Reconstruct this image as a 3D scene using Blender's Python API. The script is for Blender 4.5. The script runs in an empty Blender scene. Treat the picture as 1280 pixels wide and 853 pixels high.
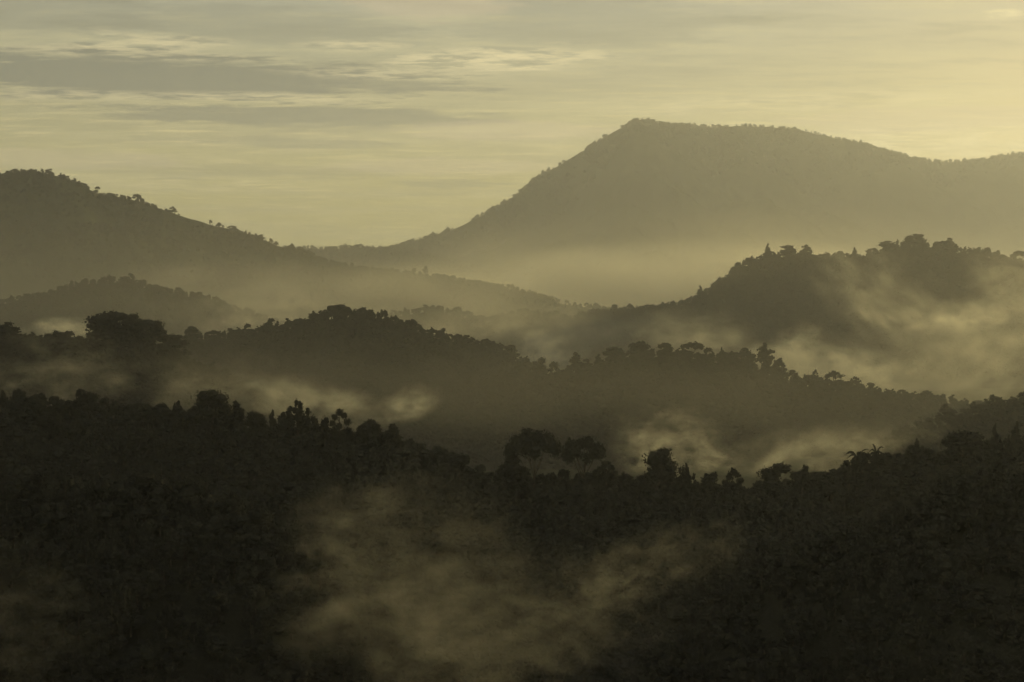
import bpy, math, random
import numpy as np
from mathutils import Vector, Matrix

scene = bpy.context.scene
COL = scene.collection
R = math.radians
# ------------------------------------------------------------------ camera
F = 1600.0                     # focal length in photo pixels (photo 1280 x 853)
HOR = 350.0                    # photo row of the horizon
PITCH = math.atan((426.5 - HOR) / F)
FLOOR = -140.0                 # valley floor, metres below the camera

cam_d = bpy.data.cameras.new('camera')
cam_d.sensor_width = 36.0
cam_d.lens = 36.0 * F / 1280.0
cam_d.clip_start = 0.5
cam_d.clip_end = 60000
cam = bpy.data.objects.new('camera', cam_d)
COL.objects.link(cam)
cam.rotation_euler = (math.pi / 2 - PITCH, 0, 0)
scene.camera = cam

CP, SP = math.cos(PITCH), math.sin(PITCH)


def at(px, py, Y):
    """world point seen at photo pixel (px, py) at distance Y along +Y"""
    x = (px - 640.0) / F
    u = -(py - 426.5) / F
    dy = CP + u * SP
    dz = -SP + u * CP
    k = Y / dy
    return np.array([x * k, Y, dz * k])


# ------------------------------------------------------------------ noise
def _hash(ix, iy, seed):
    h = (ix.astype(np.int64) * 374761393 + iy.astype(np.int64) * 668265263 + seed * 974711) & 0xFFFFFFFF
    h = ((h ^ (h >> 13)) * 1274126177) & 0xFFFFFFFF
    h = h ^ (h >> 16)
    return (h & 0xFFFF) / 65535.0


def vnoise(x, y, seed=0):
    ix, iy = np.floor(x), np.floor(y)
    fx, fy = x - ix, y - iy
    fx = fx * fx * fx * (fx * (fx * 6 - 15) + 10)
    fy = fy * fy * fy * (fy * (fy * 6 - 15) + 10)
    a = _hash(ix, iy, seed); b = _hash(ix + 1, iy, seed)
    c = _hash(ix, iy + 1, seed); d = _hash(ix + 1, iy + 1, seed)
    return (a * (1 - fx) + b * fx) * (1 - fy) + (c * (1 - fx) + d * fx) * fy * 1.0


def fbm(x, y, seed=0, octaves=5, gain=0.5):
    s = 0.0; a = 1.0; t = 0.0
    for o in range(octaves):
        s = s + a * (vnoise(x * 2 ** o + 17.3 * o, y * 2 ** o - 9.1 * o, seed + o) - 0.5)
        t += a; a *= gain
    return s / t * 2.0


def smooth_interp(xs, pts):
    """monotone-ish cubic through pts [(x, y)]"""
    px = np.array([p[0] for p in pts], float); py = np.array([p[1] for p in pts], float)
    h = np.diff(px); d = np.diff(py) / h
    m = np.zeros(len(px))
    for i in range(1, len(px) - 1):
        if d[i - 1] * d[i] > 0:
            m[i] = 2 * d[i - 1] * d[i] / (d[i - 1] + d[i])
    m[0], m[-1] = d[0], d[-1]
    xs = np.clip(xs, px[0], px[-1])
    k = np.clip(np.searchsorted(px, xs) - 1, 0, len(px) - 2)
    t = (xs - px[k]) / h[k]
    return ((2 * t**3 - 3 * t**2 + 1) * py[k] + (t**3 - 2 * t**2 + t) * h[k] * m[k]
            + (-2 * t**3 + 3 * t**2) * py[k + 1] + (t**3 - t**2) * h[k] * m[k + 1])


# ------------------------------------------------------------------ properties
def tag(o, label, cat, group=None, kind=None):
    o['label'] = label
    o['category'] = cat
    if group: o['group'] = group
    if kind: o['kind'] = kind
    return o


def new_mesh(name, verts, faces, mat=None, smooth=False):
    me = bpy.data.meshes.new(name)
    me.from_pydata([tuple(v) for v in verts], [], [tuple(int(i) for i in f) for f in faces])
    if mat: me.materials.append(mat)
    if smooth:
        me.polygons.foreach_set('use_smooth', [True] * len(me.polygons))
    me.update()
    return me


def grid_mesh(name, P, mat, wrap=False):
    """P: (nu, nv, 3) array"""
    nu, nv = P.shape[:2]
    idx = np.arange(nu * nv).reshape(nu, nv)
    if wrap: idx = np.vstack([idx, idx[:1]])
    a = idx[:-1, :-1].ravel(); b = idx[1:, :-1].ravel(); c = idx[1:, 1:].ravel(); d = idx[:-1, 1:].ravel()
    faces = np.stack([a, b, c, d], 1)
    me = bpy.data.meshes.new(name)
    me.vertices.add(nu * nv)
    me.vertices.foreach_set('co', P.reshape(-1).astype(np.float32))
    me.loops.add(faces.size)
    me.loops.foreach_set('vertex_index', faces.ravel().astype(np.int32))
    me.polygons.add(len(faces))
    me.polygons.foreach_set('loop_start', np.arange(0, faces.size, 4, dtype=np.int32))
    me.polygons.foreach_set('use_smooth', np.ones(len(faces), bool))
    me.materials.append(mat)
    me.update(calc_edges=True)
    me.validate()
    return me


# ------------------------------------------------------------------ materials
def nodes_of(name):
    m = bpy.data.materials.new(name)
    m.use_nodes = True
    nt = m.node_tree
    nt.nodes.clear()
    out = nt.nodes.new('ShaderNodeOutputMaterial')
    return m, nt, out


def leaf_material(name, c0, c1, scale):
    m, nt, out = nodes_of(name)
    b = nt.nodes.new('ShaderNodeBsdfPrincipled')
    b.inputs['Roughness'].default_value = 0.75
    b.inputs['Specular IOR Level'].default_value = 0.0
    oi = nt.nodes.new('ShaderNodeObjectInfo')
    tc = nt.nodes.new('ShaderNodeNewGeometry')
    n = nt.nodes.new('ShaderNodeTexNoise'); n.inputs['Scale'].default_value = scale; n.inputs['Detail'].default_value = 3
    nt.links.new(tc.outputs['Position'], n.inputs['Vector'])
    mth = nt.nodes.new('ShaderNodeMath'); mth.operation = 'MULTIPLY_ADD'
    mth.inputs[1].default_value = 0.5
    nt.links.new(oi.outputs['Random'], mth.inputs[0])
    m2 = nt.nodes.new('ShaderNodeMath'); m2.operation = 'MULTIPLY'; m2.inputs[1].default_value = 0.6
    nt.links.new(n.outputs['Fac'], m2.inputs[0])
    nt.links.new(m2.outputs[0], mth.inputs[2])
    r = nt.nodes.new('ShaderNodeValToRGB')
    r.color_ramp.elements[0].position = 0.15; r.color_ramp.elements[0].color = (*c0, 1)
    r.color_ramp.elements[1].position = 0.85; r.color_ramp.elements[1].color = (*c1, 1)
    nt.links.new(mth.outputs[0], r.inputs['Fac'])
    nt.links.new(r.outputs['Color'], b.inputs['Base Color'])
    nt.links.new(b.outputs[0], out.inputs['Surface'])
    return m


def soil_material(name, c0, c1, scale):
    m, nt, out = nodes_of(name)
    b = nt.nodes.new('ShaderNodeBsdfPrincipled')
    b.inputs['Roughness'].default_value = 0.95
    b.inputs['Specular IOR Level'].default_value = 0.0
    tc = nt.nodes.new('ShaderNodeNewGeometry')
    n = nt.nodes.new('ShaderNodeTexNoise'); n.inputs['Scale'].default_value = scale; n.inputs['Detail'].default_value = 8
    n.inputs['Roughness'].default_value = 0.65
    nt.links.new(tc.outputs['Position'], n.inputs['Vector'])
    r = nt.nodes.new('ShaderNodeValToRGB')
    r.color_ramp.elements[0].position = 0.35; r.color_ramp.elements[0].color = (*c0, 1)
    r.color_ramp.elements[1].position = 0.68; r.color_ramp.elements[1].color = (*c1, 1)
    nt.links.new(n.outputs['Fac'], r.inputs['Fac'])
    nt.links.new(r.outputs['Color'], b.inputs['Base Color'])
    bp = nt.nodes.new('ShaderNodeBump'); bp.inputs['Strength'].default_value = 0.6
    bp.inputs['Distance'].default_value = 0.35 / scale
    nt.links.new(n.outputs['Fac'], bp.inputs['Height'])
    nt.links.new(bp.outputs[0], b.inputs['Normal'])
    nt.links.new(b.outputs[0], out.inputs['Surface'])
    return m


M_LEAF = leaf_material('leaves', (0.027, 0.026, 0.020), (0.043, 0.041, 0.029), 0.02)
M_BARK = soil_material('bark', (0.035, 0.028, 0.02), (0.08, 0.065, 0.05), 1.5)
M_SLOPE = soil_material('undergrowth', (0.028, 0.027, 0.018), (0.050, 0.047, 0.030), 0.03)
M_FAR = soil_material('wooded_slope', (0.028, 0.032, 0.014), (0.06, 0.062, 0.03), 0.012)
M_GROUND = soil_material('valley_soil', (0.03, 0.034, 0.015), (0.075, 0.07, 0.035), 0.006)


# ------------------------------------------------------------------ trees
class Geo:
    def __init__(self): self.v = []; self.f = []; self.n = 0
    def add(self, v, f):
        self.v.append(np.asarray(v, float)); self.f += [tuple(i + self.n for i in q) for q in f]; self.n += len(v)
    def mesh(self, name, mat):
        return new_mesh(name, np.vstack(self.v), self.f, mat)


def tube(g, pts, radii, sides=6):
    pts = [np.array(p, float) for p in pts]
    rings = []
    for i, p in enumerate(pts):
        d = pts[min(i + 1, len(pts) - 1)] - pts[max(i - 1, 0)]
        d = d / (np.linalg.norm(d) + 1e-9)
        a = np.cross(d, [0.31, 0.95, 0.05]); a /= np.linalg.norm(a) + 1e-9
        b = np.cross(d, a)
        rings.append([p + radii[i] * (math.cos(t) * a + math.sin(t) * b) for t in np.arange(sides) * 2 * math.pi / sides])
    v = [q for r in rings for q in r] + [pts[-1]]
    f = []
    for i in range(len(pts) - 1):
        for k in range(sides):
            k2 = (k + 1) % sides
            f.append((i * sides + k, i * sides + k2, (i + 1) * sides + k2, (i + 1) * sides + k))
    for k in range(sides):
        f.append(((len(pts) - 1) * sides + k, (len(pts) - 1) * sides + (k + 1) % sides, len(v) - 1))
    g.add(v, f)


def leaves(g, rng, c, rad, n, size, shell=0.55, droop=0.0):
    """n leaf sprays (bent quads) through an ellipsoid clump"""
    c = np.array(c, float); rad = np.array(rad, float)
    d = rng.normal(size=(n, 3)); d /= np.linalg.norm(d, axis=1)[:, None]
    rr = shell + (1 - shell) * rng.random(n) ** 0.7
    rr *= 1 + 0.16 * rng.normal(size=n)
    p = c + d * rad * rr[:, None]
    nrm = d + 0.9 * rng.normal(size=(n, 3)); nrm /= np.linalg.norm(nrm, axis=1)[:, None]
    a = np.cross(nrm, rng.normal(size=(n, 3))); a /= np.linalg.norm(a, axis=1)[:, None] + 1e-9
    b = np.cross(nrm, a)
    s = size * (0.55 + 0.9 * rng.random(n))
    asp = 0.45 + 0.4 * rng.random(n)
    q = np.empty((n, 4, 3))
    q[:, 0] = p - a * s[:, None]
    q[:, 1] = p - b * (s * asp)[:, None] + nrm * (0.2 * s)[:, None]
    q[:, 2] = p + a * s[:, None]
    q[:, 3] = p + b * (s * asp)[:, None] + nrm * (0.2 * s)[:, None]
    q[:, :, 2] -= droop * s[:, None]
    i0 = np.arange(n) * 4
    g.add(q.reshape(-1, 3), [(i, i + 1, i + 2, i + 3) for i in i0])


def blob(g, rng, c, rad, lumps=0.25):
    """closed dense inner mass of a clump"""
    import bmesh
    bm = bmesh.new(); bmesh.ops.create_icosphere(bm, subdivisions=2, radius=1.0)
    ph = rng.random(3) * 6
    v = []
    for q in bm.verts:
        k = 1 + lumps * (math.sin(3.1 * q.co.x + ph[0]) * math.sin(2.7 * q.co.y + ph[1]) + 0.6 * math.sin(5.3 * q.co.z + ph[2]))
        v.append([c[0] + q.co.x * rad[0] * k, c[1] + q.co.y * rad[1] * k, c[2] + q.co.z * rad[2] * k])
    f = [[w.index for w in p.verts] for p in bm.faces]
    bm.free()
    g.add(v, f)


def limb_to(g, rng, a, b, r0, r1, sag=0.06):
    a, b = np.array(a, float), np.array(b, float)
    m = (a + b) / 2 + rng.normal(size=3) * np.linalg.norm(b - a) * sag
    tube(g, [a, m, b], [r0, (r0 + r1) / 2, r1], 5)


def make_tree(kind, seed, n=900, core=True, ls=1.0):
    """unit-height tree, base at the origin: (trunk Geo, crown Geo)"""
    rng = np.random.default_rng(seed)
    T, C = Geo(), Geo()
    clumps = []
    if kind == 'dome':        # rounded broad crown almost down to the ground
        trunk_top = 0.55; w = 0.44
        for k in range(17):
            t = rng.random(); a = rng.random() * 2 * math.pi
            z = 0.20 + 0.66 * t ** 0.8; rr = w * math.sqrt(max(0.02, 1 - ((z - 0.42) / 0.55) ** 2)) * (0.45 + 0.35 * rng.random())
            clumps.append(((rr * math.cos(a), rr * math.sin(a), z), (0.17 + 0.05 * rng.random(),) * 2 + (0.13,)))
        clumps.append(((0.02, 0.0, 0.87), (0.17, 0.17, 0.12)))
    elif kind == 'umbrella':  # wide flat-based dome held up by spreading limbs
        trunk_top = 0.45; w = 0.62
        for k in range(20):
            a = k * 2.399 + rng.random() * 0.5; rr = w * math.sqrt((k + 0.6) / 20)
            z = 0.54 + 0.33 * math.sqrt(max(0, 1 - (rr / (w * 1.08)) ** 2)) + 0.02 * rng.normal()
            clumps.append(((rr * math.cos(a), rr * math.sin(a), z), (0.17, 0.17, 0.115 + 0.02 * rng.random())))
    elif kind == 'open':      # round crown with gaps, limbs showing through
        trunk_top = 0.4; w = 0.40
        for k in range(17):
            d = rng.normal(size=3); d /= np.linalg.norm(d); d[2] = abs(d[2]) * 0.9 - 0.25
            q = np.array([0, 0, 0.66]) + d * np.array([w, w, 0.30]) * (0.85 + 0.15 * rng.random())
            clumps.append((tuple(q), (0.11 + 0.04 * rng.random(),) * 2 + (0.085,)))
    elif kind == 'spiky':     # several upright leaders of uneven height
        trunk_top = 0.4; w = 0.5
        for k in range(11):
            a = rng.random() * 2 * math.pi; rr = w * rng.random() ** 0.7 * 0.85
            z1 = 1.0 - 0.85 * rr - 0.1 * rng.random()
            if k == 0: rr, z1 = 0.06, 0.93
            for j in range(3):
                zz = z1 - 0.02 - j * 0.15
                if zz > 0.18:
                    clumps.append(((rr * math.cos(a) + 0.02 * rng.normal(), rr * math.sin(a) + 0.02 * rng.normal(), zz), (0.055 + 0.035 * j, 0.055 + 0.035 * j, 0.09)))
    elif kind == 'conical':   # tapered conifer
        trunk_top = 0.93
        for k in range(15):
            t = k / 14; rr = 0.23 * (1 - t) ** 0.8 + 0.02
            for j in range(3 if t < 0.75 else 1):
                a = rng.random() * 6.28
                e = rr * 0.55 * (1 if t < 0.9 else 0)
                clumps.append(((e * math.cos(a), e * math.sin(a), 0.14 + 0.83 * t), (rr * 0.7 + 0.015, rr * 0.7 + 0.015, 0.05)))
    elif kind == 'columnar':  # tall narrow crown
        trunk_top = 0.7
        for k in range(13):
            t = k / 12; rr = 0.19 * math.sin(math.pi * (0.18 + 0.74 * t)) + 0.02
            a = rng.random() * 6.28
            clumps.append(((0.5 * rr * math.cos(a), 0.5 * rr * math.sin(a), 0.24 + 0.7 * t), (rr * 0.8, rr * 0.8, 0.075)))
    elif kind == 'tufted':    # bare thin trunk with a small top tuft and lower side tufts
        trunk_top = 0.8
        clumps = [((0.02, 0, 0.90), (0.15, 0.15, 0.08)), ((0.16, 0.03, 0.83), (0.12, 0.12, 0.06)), ((-0.14, -0.04, 0.80), (0.12, 0.12, 0.07)), ((0.26, 0.05, 0.70), (0.14, 0.14, 0.07)), ((-0.24, 0.1, 0.66), (0.13, 0.13, 0.07)), ((0.0, -0.1, 0.62), (0.14, 0.14, 0.08)), ((0.3, -0.1, 0.5), (0.16, 0.16, 0.1)), ((-0.2, 0.1, 0.48), (0.2, 0.2, 0.12)), ((0.05, 0.05, 0.38), (0.24, 0.24, 0.13))]
    elif kind == 'bushy':     # irregular many-lobed crown, leaning
        trunk_top = 0.5; w = 0.48
        for k in range(18):
            a = rng.random() * 2 * math.pi; t = rng.random()
            z = 0.16 + 0.71 * t; rr = w * (1 - 0.75 * t) * (0.3 + 0.7 * rng.random())
            s = 0.09 + 0.09 * rng.random()
            clumps.append(((rr * math.cos(a) + 0.06 * t, rr * math.sin(a), z), (s, s, s * 0.8)))
        clumps.append(((0.1, 0.0, 0.9), (0.12, 0.12, 0.09)))
    elif kind == 'palm':      # rosette of long drooping fronds
        trunk_top = 0.62
        tube(T, [(0, 0, -0.15), (0.03, 0, 0.3), (0.02, 0.01, 0.64)], [0.05, 0.04, 0.03], 7)
        for k in range(16):
            a = k * 2.399; el = 0.15 + 0.9 * rng.random(); L = 0.55 + 0.15 * rng.random()
            pv = np.array([0.02, 0.01, 0.64]); d = np.array([math.cos(a) * math.cos(el), math.sin(a) * math.cos(el), math.sin(el)])
            side = np.cross(d, [0, 0, 1]); side /= np.linalg.norm(side)
            for j in range(9):
                q = pv + d * L / 9; d = d + np.array([0, 0, -0.17]); d /= np.linalg.norm(d)
                wd = 0.09 * math.sin(math.pi * (0.12 + 0.86 * (j + 0.5) / 9))
                for sgn in (-1, 1):
                    o = side * sgn * wd + np.array([0, 0, -0.35 * wd]) + d * 0.05
                    C.add([pv, q, q + o * 0.8, pv + o], [(0, 1, 2, 3)])
                pv = q
        return T, C
    else:                     # 'round' plain broadleaf of the forest
        trunk_top = 0.5
        for k in range(12):
            d = rng.normal(size=3); d /= np.linalg.norm(d)
            q = np.array([0, 0, 0.52]) + d * np.array([0.27, 0.27, 0.33])
            clumps.append((tuple(q), (0.17 + 0.06 * rng.random(),) * 2 + (0.14,)))
    th = 0.028
    lean = rng.normal(size=2) * 0.02
    top = np.array([lean[0], lean[1], trunk_top])
    tube(T, [(0, 0, -0.15), (0.3 * lean[0], 0, trunk_top * 0.35), (0.7 * lean[0], 0.6 * lean[1], trunk_top * 0.7), top], [th * 1.5, th, th * 0.8, th * 0.45], 7)
    for i, (c, r) in enumerate(clumps):
        if kind in ('umbrella', 'open', 'dome', 'bushy', 'spiky', 'tufted') and i % 2 == 0 and i < 14:
            z0 = trunk_top * (0.55 + 0.4 * rng.random())
            limb_to(T, rng, (lean[0] * z0 / trunk_top, lean[1] * z0 / trunk_top, z0), c, th * 0.36, th * 0.12)
    vols = np.array([r[0] * r[1] + r[0] * r[2] for _, r in clumps]); vols /= vols.sum()
    for (c, r), w_ in zip(clumps, vols):
        if core: blob(C, rng, c, np.array(r) * (0.45 if kind in ('tufted', 'open') else 0.72))
        leaves(C, rng, c, r, max(8, int(n * w_)), 0.034 * ls, 0.3 if kind in ('tufted', 'open') else 0.55)
    return T, C


# ------------------------------------------------------------------ hills
HILLS = {}


class Hill:
    """a ridge: crest traced in the photo, placed at its own distance, with real front and back slopes"""
    def __init__(self, key, name, label, crest, dist, canopy, front, back, mat, seed, nu=260, nf=60, nb=26, rough=0.10, wig=0.0, floor=FLOOR, cat='hill'):
        self.key = key
        px = np.linspace(crest[0][0], crest[-1][0], nu)
        py = smooth_interp(px, crest)
        Y = smooth_interp(px, dist)
        top = np.array([at(a, b, c) for a, b, c in zip(px, py, Y)])
        wav = max(Y.mean() * 0.02, 6)
        top[:, 2] += wig * fbm(px / 1280 * 1.6 * Y.mean() / wav * 0.5, px * 0 + seed, seed, 4)
        self.px, self.py, self.Y, self.top = px, py, Y, top
        self.canopy = canopy
        g = top.copy(); g[:, 2] -= canopy
        self.g = g
        rad = g[:, :2] / np.linalg.norm(g[:, :2], axis=1)[:, None]
        h = np.maximum(g[:, 2] - (floor - 25), 30)
        Lf = np.maximum(h / front, 40); Lb = np.maximum(h / back, 40)
        k = 31; ker = np.ones(k) / k
        sm = lambda a: np.convolve(np.pad(a, k // 2, mode='edge'), ker, 'valid')
        Lf, Lb = sm(Lf), sm(Lb)
        self.Lf, self.Lb, self.h, self.rad = Lf, Lb, h, rad
        self.seed, self.rough = seed, rough
        vf = -np.linspace(1, 0, nf) ** 1.35
        vb = np.linspace(0, 1, nb)[1:] ** 1.35
        v = np.concatenate([vf, vb])
        U, V = np.meshgrid(np.arange(nu), v, indexing='ij')
        P = self.point(U, V)
        me = grid_mesh(name, P, mat)
        o = bpy.data.objects.new(name, me); COL.objects.link(o)
        tag(o, label, cat, kind='structure')
        self.obj = o
        HILLS[key] = self

    def point(self, U, V):
        """U: fractional column, V in [-1 (front toe) .. 0 crest .. 1 back toe]"""
        U = np.asarray(U, float); V = np.asarray(V, float)
        n = len(self.px)
        i0 = np.clip(np.floor(U).astype(int), 0, n - 2); t = np.clip(U - i0, 0, 1)
        L = lambda a: a[i0] * (1 - t) + a[i0 + 1] * t
        L2 = lambda a: a[i0] * (1 - t)[..., None] + a[i0 + 1] * t[..., None]
        g = L2(self.g); rad = L2(self.rad)
        ln = np.where(V < 0, L(self.Lf), L(self.Lb)); h = L(self.h)
        s = V * ln
        xy = g[..., :2] + rad * s[..., None]
        a = np.abs(V)
        prof = 0.75 * a + 0.25 * a * a * (3 - 2 * a)
        amp = self.rough * h * np.clip(a * 5, 0, 1) ** 1.5 * np.clip((1.05 - a) * 3, 0, 1)
        sc = 2.2 / np.mean(self.Lf)
        nz = fbm(xy[..., 0] * sc, xy[..., 1] * sc, self.seed, 6, 0.52)
        z = g[..., 2] - h * prof + amp * (nz * 1.6 - 0.35)
        return np.concatenate([xy, z[..., None]], -1)

    def ground(self, px, V=0.0):
        U = (px - self.px[0]) / (self.px[-1] - self.px[0]) * (len(self.px) - 1)
        return self.point(np.array([U]), np.array([V]))[0]


def forest(hill, label, spacing, v0, v1, height, protos, seed, px0=-120, px1=1400, crest_rows=True, thin=1.0, girth=1.0, emergent=0.04, patchy=0.0):
    """tree cover of one slope that reads as a single mass"""
    rng = np.random.default_rng(seed)
    n = len(hill.px)
    W = np.abs(hill.top[-1, 0] - hill.top[0, 0]); W = W * 1.05
    Lm = hill.Lf.mean()
    nu = max(4, int(W / spacing)); nv = max(2, int((v1 - v0) * Lm / spacing))
    U, V = np.meshgrid(np.arange(nu), np.arange(nv), indexing='ij')
    U = (U + rng.random(U.shape)) / nu * (n - 1); V = v0 + (V + rng.random(V.shape)) / nv * (v1 - v0)
    U, V = U.ravel(), V.ravel()
    if crest_rows:
        k = nu; U = np.concatenate([U, rng.random(k) * (n - 1)]); V = np.concatenate([V, -0.01 * rng.random(k) * spacing / Lm * 60])
    P = hill.point(U, V)
    ppx = 640 + F * P[:, 0] / P[:, 1]
    keep = (P[:, 2] > FLOOR - 2) & (ppx > px0) & (ppx < px1) & (P[:, 1] > 60)
    q = fbm(P[:, 0] / (spacing * 7), P[:, 1] / (spacing * 7), seed + 8, 3)
    keep &= rng.random(len(P)) < thin * np.clip(1 + patchy * (q * 2.2 - 0.1), 0.05, 1.6)
    P = P[keep]
    m = len(P)
    sc = 1.0 / (spacing * 9)
    stand = fbm(P[:, 0] * sc, P[:, 1] * sc, seed + 3, 3)        # stands of taller and lower trees
    H = height * np.clip(0.9 + 0.2 * rng.normal(size=m) + 0.4 * stand + 0.45 * (rng.random(m) < emergent), 0.4, 1.75)
    P[:, 2] -= 0.03 * H
    me = bpy.data.meshes.new('forest')
    me.vertices.add(m); me.vertices.foreach_set('co', P.ravel().astype(np.float32))
    a = me.attributes.new('size', 'FLOAT_VECTOR', 'POINT')
    wid = girth * (0.55 * H + 0.45 * height) * (0.9 + 0.4 * rng.random(m))
    a.data.foreach_set('vector', np.stack([wid, wid, H], 1).ravel().astype(np.float32))
    a = me.attributes.new('turn', 'FLOAT_VECTOR', 'POINT')
    a.data.foreach_set('vector', np.stack([0.06 * rng.normal(size=m), 0.06 * rng.normal(size=m), rng.random(m) * 6.283], 1).ravel().astype(np.float32))
    a = me.attributes.new('pick', 'INT', 'POINT')
    a.data.foreach_set('value', rng.integers(0, len(protos), m).astype(np.int32))
    o = bpy.data.objects.new('forest', me); COL.objects.link(o)
    tag(o, label, 'forest', kind='stuff')
    ng = bpy.data.node_groups.new('forest_cover', 'GeometryNodeTree')
    ng.interface.new_socket('Geometry', in_out='INPUT', socket_type='NodeSocketGeometry')
    ng.interface.new_socket('Geometry', in_out='OUTPUT', socket_type='NodeSocketGeometry')
    gi = ng.nodes.new('NodeGroupInput'); go = ng.nodes.new('NodeGroupOutput')
    m2p = ng.nodes.new('GeometryNodeMeshToPoints')
    ng.links.new(gi.outputs[0], m2p.inputs['Mesh'])
    gti = ng.nodes.new('GeometryNodeGeometryToInstance')
    for p in reversed(protos):
        inf = ng.nodes.new('GeometryNodeObjectInfo'); inf.inputs['Object'].default_value = p
        inf.inputs['As Instance'].default_value = False
        ng.links.new(inf.outputs['Geometry'], gti.inputs[0])
    iop = ng.nodes.new('GeometryNodeInstanceOnPoints')
    ng.links.new(m2p.outputs[0], iop.inputs['Points'])
    ng.links.new(gti.outputs[0], iop.inputs['Instance'])
    iop.inputs['Pick Instance'].default_value = True

    def named(nm, typ):
        q = ng.nodes.new('GeometryNodeInputNamedAttribute'); q.data_type = typ; q.inputs['Name'].default_value = nm
        return q.outputs['Attribute']
    ng.links.new(named('pick', 'INT'), iop.inputs['Instance Index'])
    ng.links.new(named('turn', 'FLOAT_VECTOR'), iop.inputs['Rotation'])
    ng.links.new(named('size', 'FLOAT_VECTOR'), iop.inputs['Scale'])
    ng.links.new(iop.outputs[0], go.inputs[0])
    md = o.modifiers.new('cover', 'NODES'); md.node_group = ng
    return o


def proto(kind, seed, n, ls, core=True):
    T, C = make_tree(kind, seed, n, core, ls)
    g = Geo()
    g.add(np.vstack(C.v), C.f)
    tv = np.vstack(T.v)
    me = g.mesh('forest_tree', M_LEAF)
    me.materials.append(M_BARK)
    import bmesh
    bm = bmesh.new(); bm.from_mesh(me)
    vs = [bm.verts.new(v) for v in tv]
    for f in T.f:
        q = bm.faces.new([vs[i] for i in f]); q.material_index = 1
    bm.to_mesh(me); bm.free()
    return bpy.data.objects.new('forest_tree', me)       # not linked: only a source for the forest cover


NEAR_P = [proto('dome', 11, 900, 0.9), proto('round', 12, 900, 0.9), proto('bushy', 13, 900, 0.85), proto('round', 14, 800, 0.9), proto('spiky', 15, 900, 0.8), proto('dome', 16, 900, 0.95)]
MID_P = [proto('dome', 21, 330, 1.5), proto('round', 22, 330, 1.5), proto('bushy', 23, 330, 1.4), proto('round', 24, 300, 1.5), proto('columnar', 25, 260, 1.3)]
FAR_P = [proto('dome', 31, 130, 2.2), proto('round', 32, 130, 2.2), proto('bushy', 33, 130, 2.1)]

# ------------------------------------------------------------------ ridges, far to near
Hill('big', 'mountain', 'big far mountain with a knobbed summit, fading into golden haze', cat='mountain',
     crest=[(330, 345), (380, 322), (440, 312), (480, 309), (520, 297), (560, 286), (600, 268), (640, 243), (680, 215), (720, 190), (760, 167), (782, 154), (795, 147.5), (808, 147),
            (820, 151), (840, 153), (870, 154), (900, 155), (950, 155), (1000, 160), (1050, 171), (1100, 183), (1150, 196), (1180, 200), (1215, 199), (1245, 193), (1290, 188), (1330, 187), (1390, 205), (1470, 245), (1600, 300), (1800, 330)],
     dist=[(330, 6300), (640, 6700), (800, 7000), (1100, 7300), (1400, 7800), (1800, 8000)], canopy=16, front=0.42, back=0.45, mat=M_FAR, seed=5, nu=620, nf=90, nb=30, rough=0.2, wig=10)
Hill('farlow', 'hill', 'low far hill in the gap left of the big mountain', 
     crest=[(250, 318), (330, 309), (385, 306), (410, 307), (440, 304), (475, 308), (520, 313), (580, 325), (660, 345)],
     dist=[(250, 5600), (660, 5600)], canopy=15, front=0.3, back=0.4, mat=M_FAR, seed=8, nu=160, nf=40, wig=8)
Hill('left', 'mountain', 'left wooded mountain sloping down to the right into the valley', cat='mountain',
     crest=[(-420, 330), (-250, 275), (-120, 232), (-50, 220), (0, 215), (25, 212), (50, 212), (75, 217), (100, 228), (125, 239), (150, 243), (170, 248), (200, 257), (240, 269), (280, 282), (320, 293),
            (350, 303), (380, 312), (400, 321), (440, 331), (500, 336), (530, 338), (560, 344), (600, 350), (650, 361), (690, 371), (720, 378), (750, 384), (800, 396), (860, 410)],
     dist=[(-420, 3300), (0, 3300), (400, 3150), (620, 2900), (860, 2600)], canopy=9, front=0.40, back=0.42, mat=M_FAR, seed=11, nu=520, nf=90, rough=0.18, wig=5)
Hill('leftlow', 'hill', 'low rounded hill in front of the left mountain, dimmed by haze',
     crest=[(-300, 400), (-120, 372), (-40, 366), (0, 369), (40, 366), (80, 355), (110, 347), (135, 345), (180, 351), (230, 361), (270, 372), (310, 386), (360, 402), (420, 420)],
     dist=[(-300, 2000), (420, 2000)], canopy=11, front=0.33, back=0.4, mat=M_SLOPE, seed=14, nu=220, wig=4)
Hill('valley', 'hill', 'low mounded rise in the misty valley between the two mountains',
     crest=[(380, 420), (430, 402), (470, 393), (510, 384), (540, 381), (575, 388), (610, 393), (640, 387), (675, 389), (710, 397), (760, 408), (830, 425)],
     dist=[(380, 2000), (830, 2050)], canopy=11, front=0.3, back=0.4, mat=M_SLOPE, seed=17, nu=160, nf=40, wig=4)
Hill('right', 'hill', 'wooded hill on the right with mist pouring down its slope',
     crest=[(560, 432), (640, 412), (700, 396), (740, 387), (780, 383), (815, 381), (840, 375), (880, 361), (910, 341), (935, 323), (960, 314), (1000, 312), (1040, 314), (1075, 317), (1100, 308), (1125, 300), (1145, 298),
            (1180, 303), (1220, 310), (1260, 319), (1300, 323), (1380, 338), (1500, 380), (1600, 410)],
     dist=[(560, 1800), (900, 1950), (1300, 2050), (1600, 2100)], canopy=12, front=0.40, back=0.45, mat=M_SLOPE, seed=19, nu=420, nf=70, wig=3)
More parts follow.
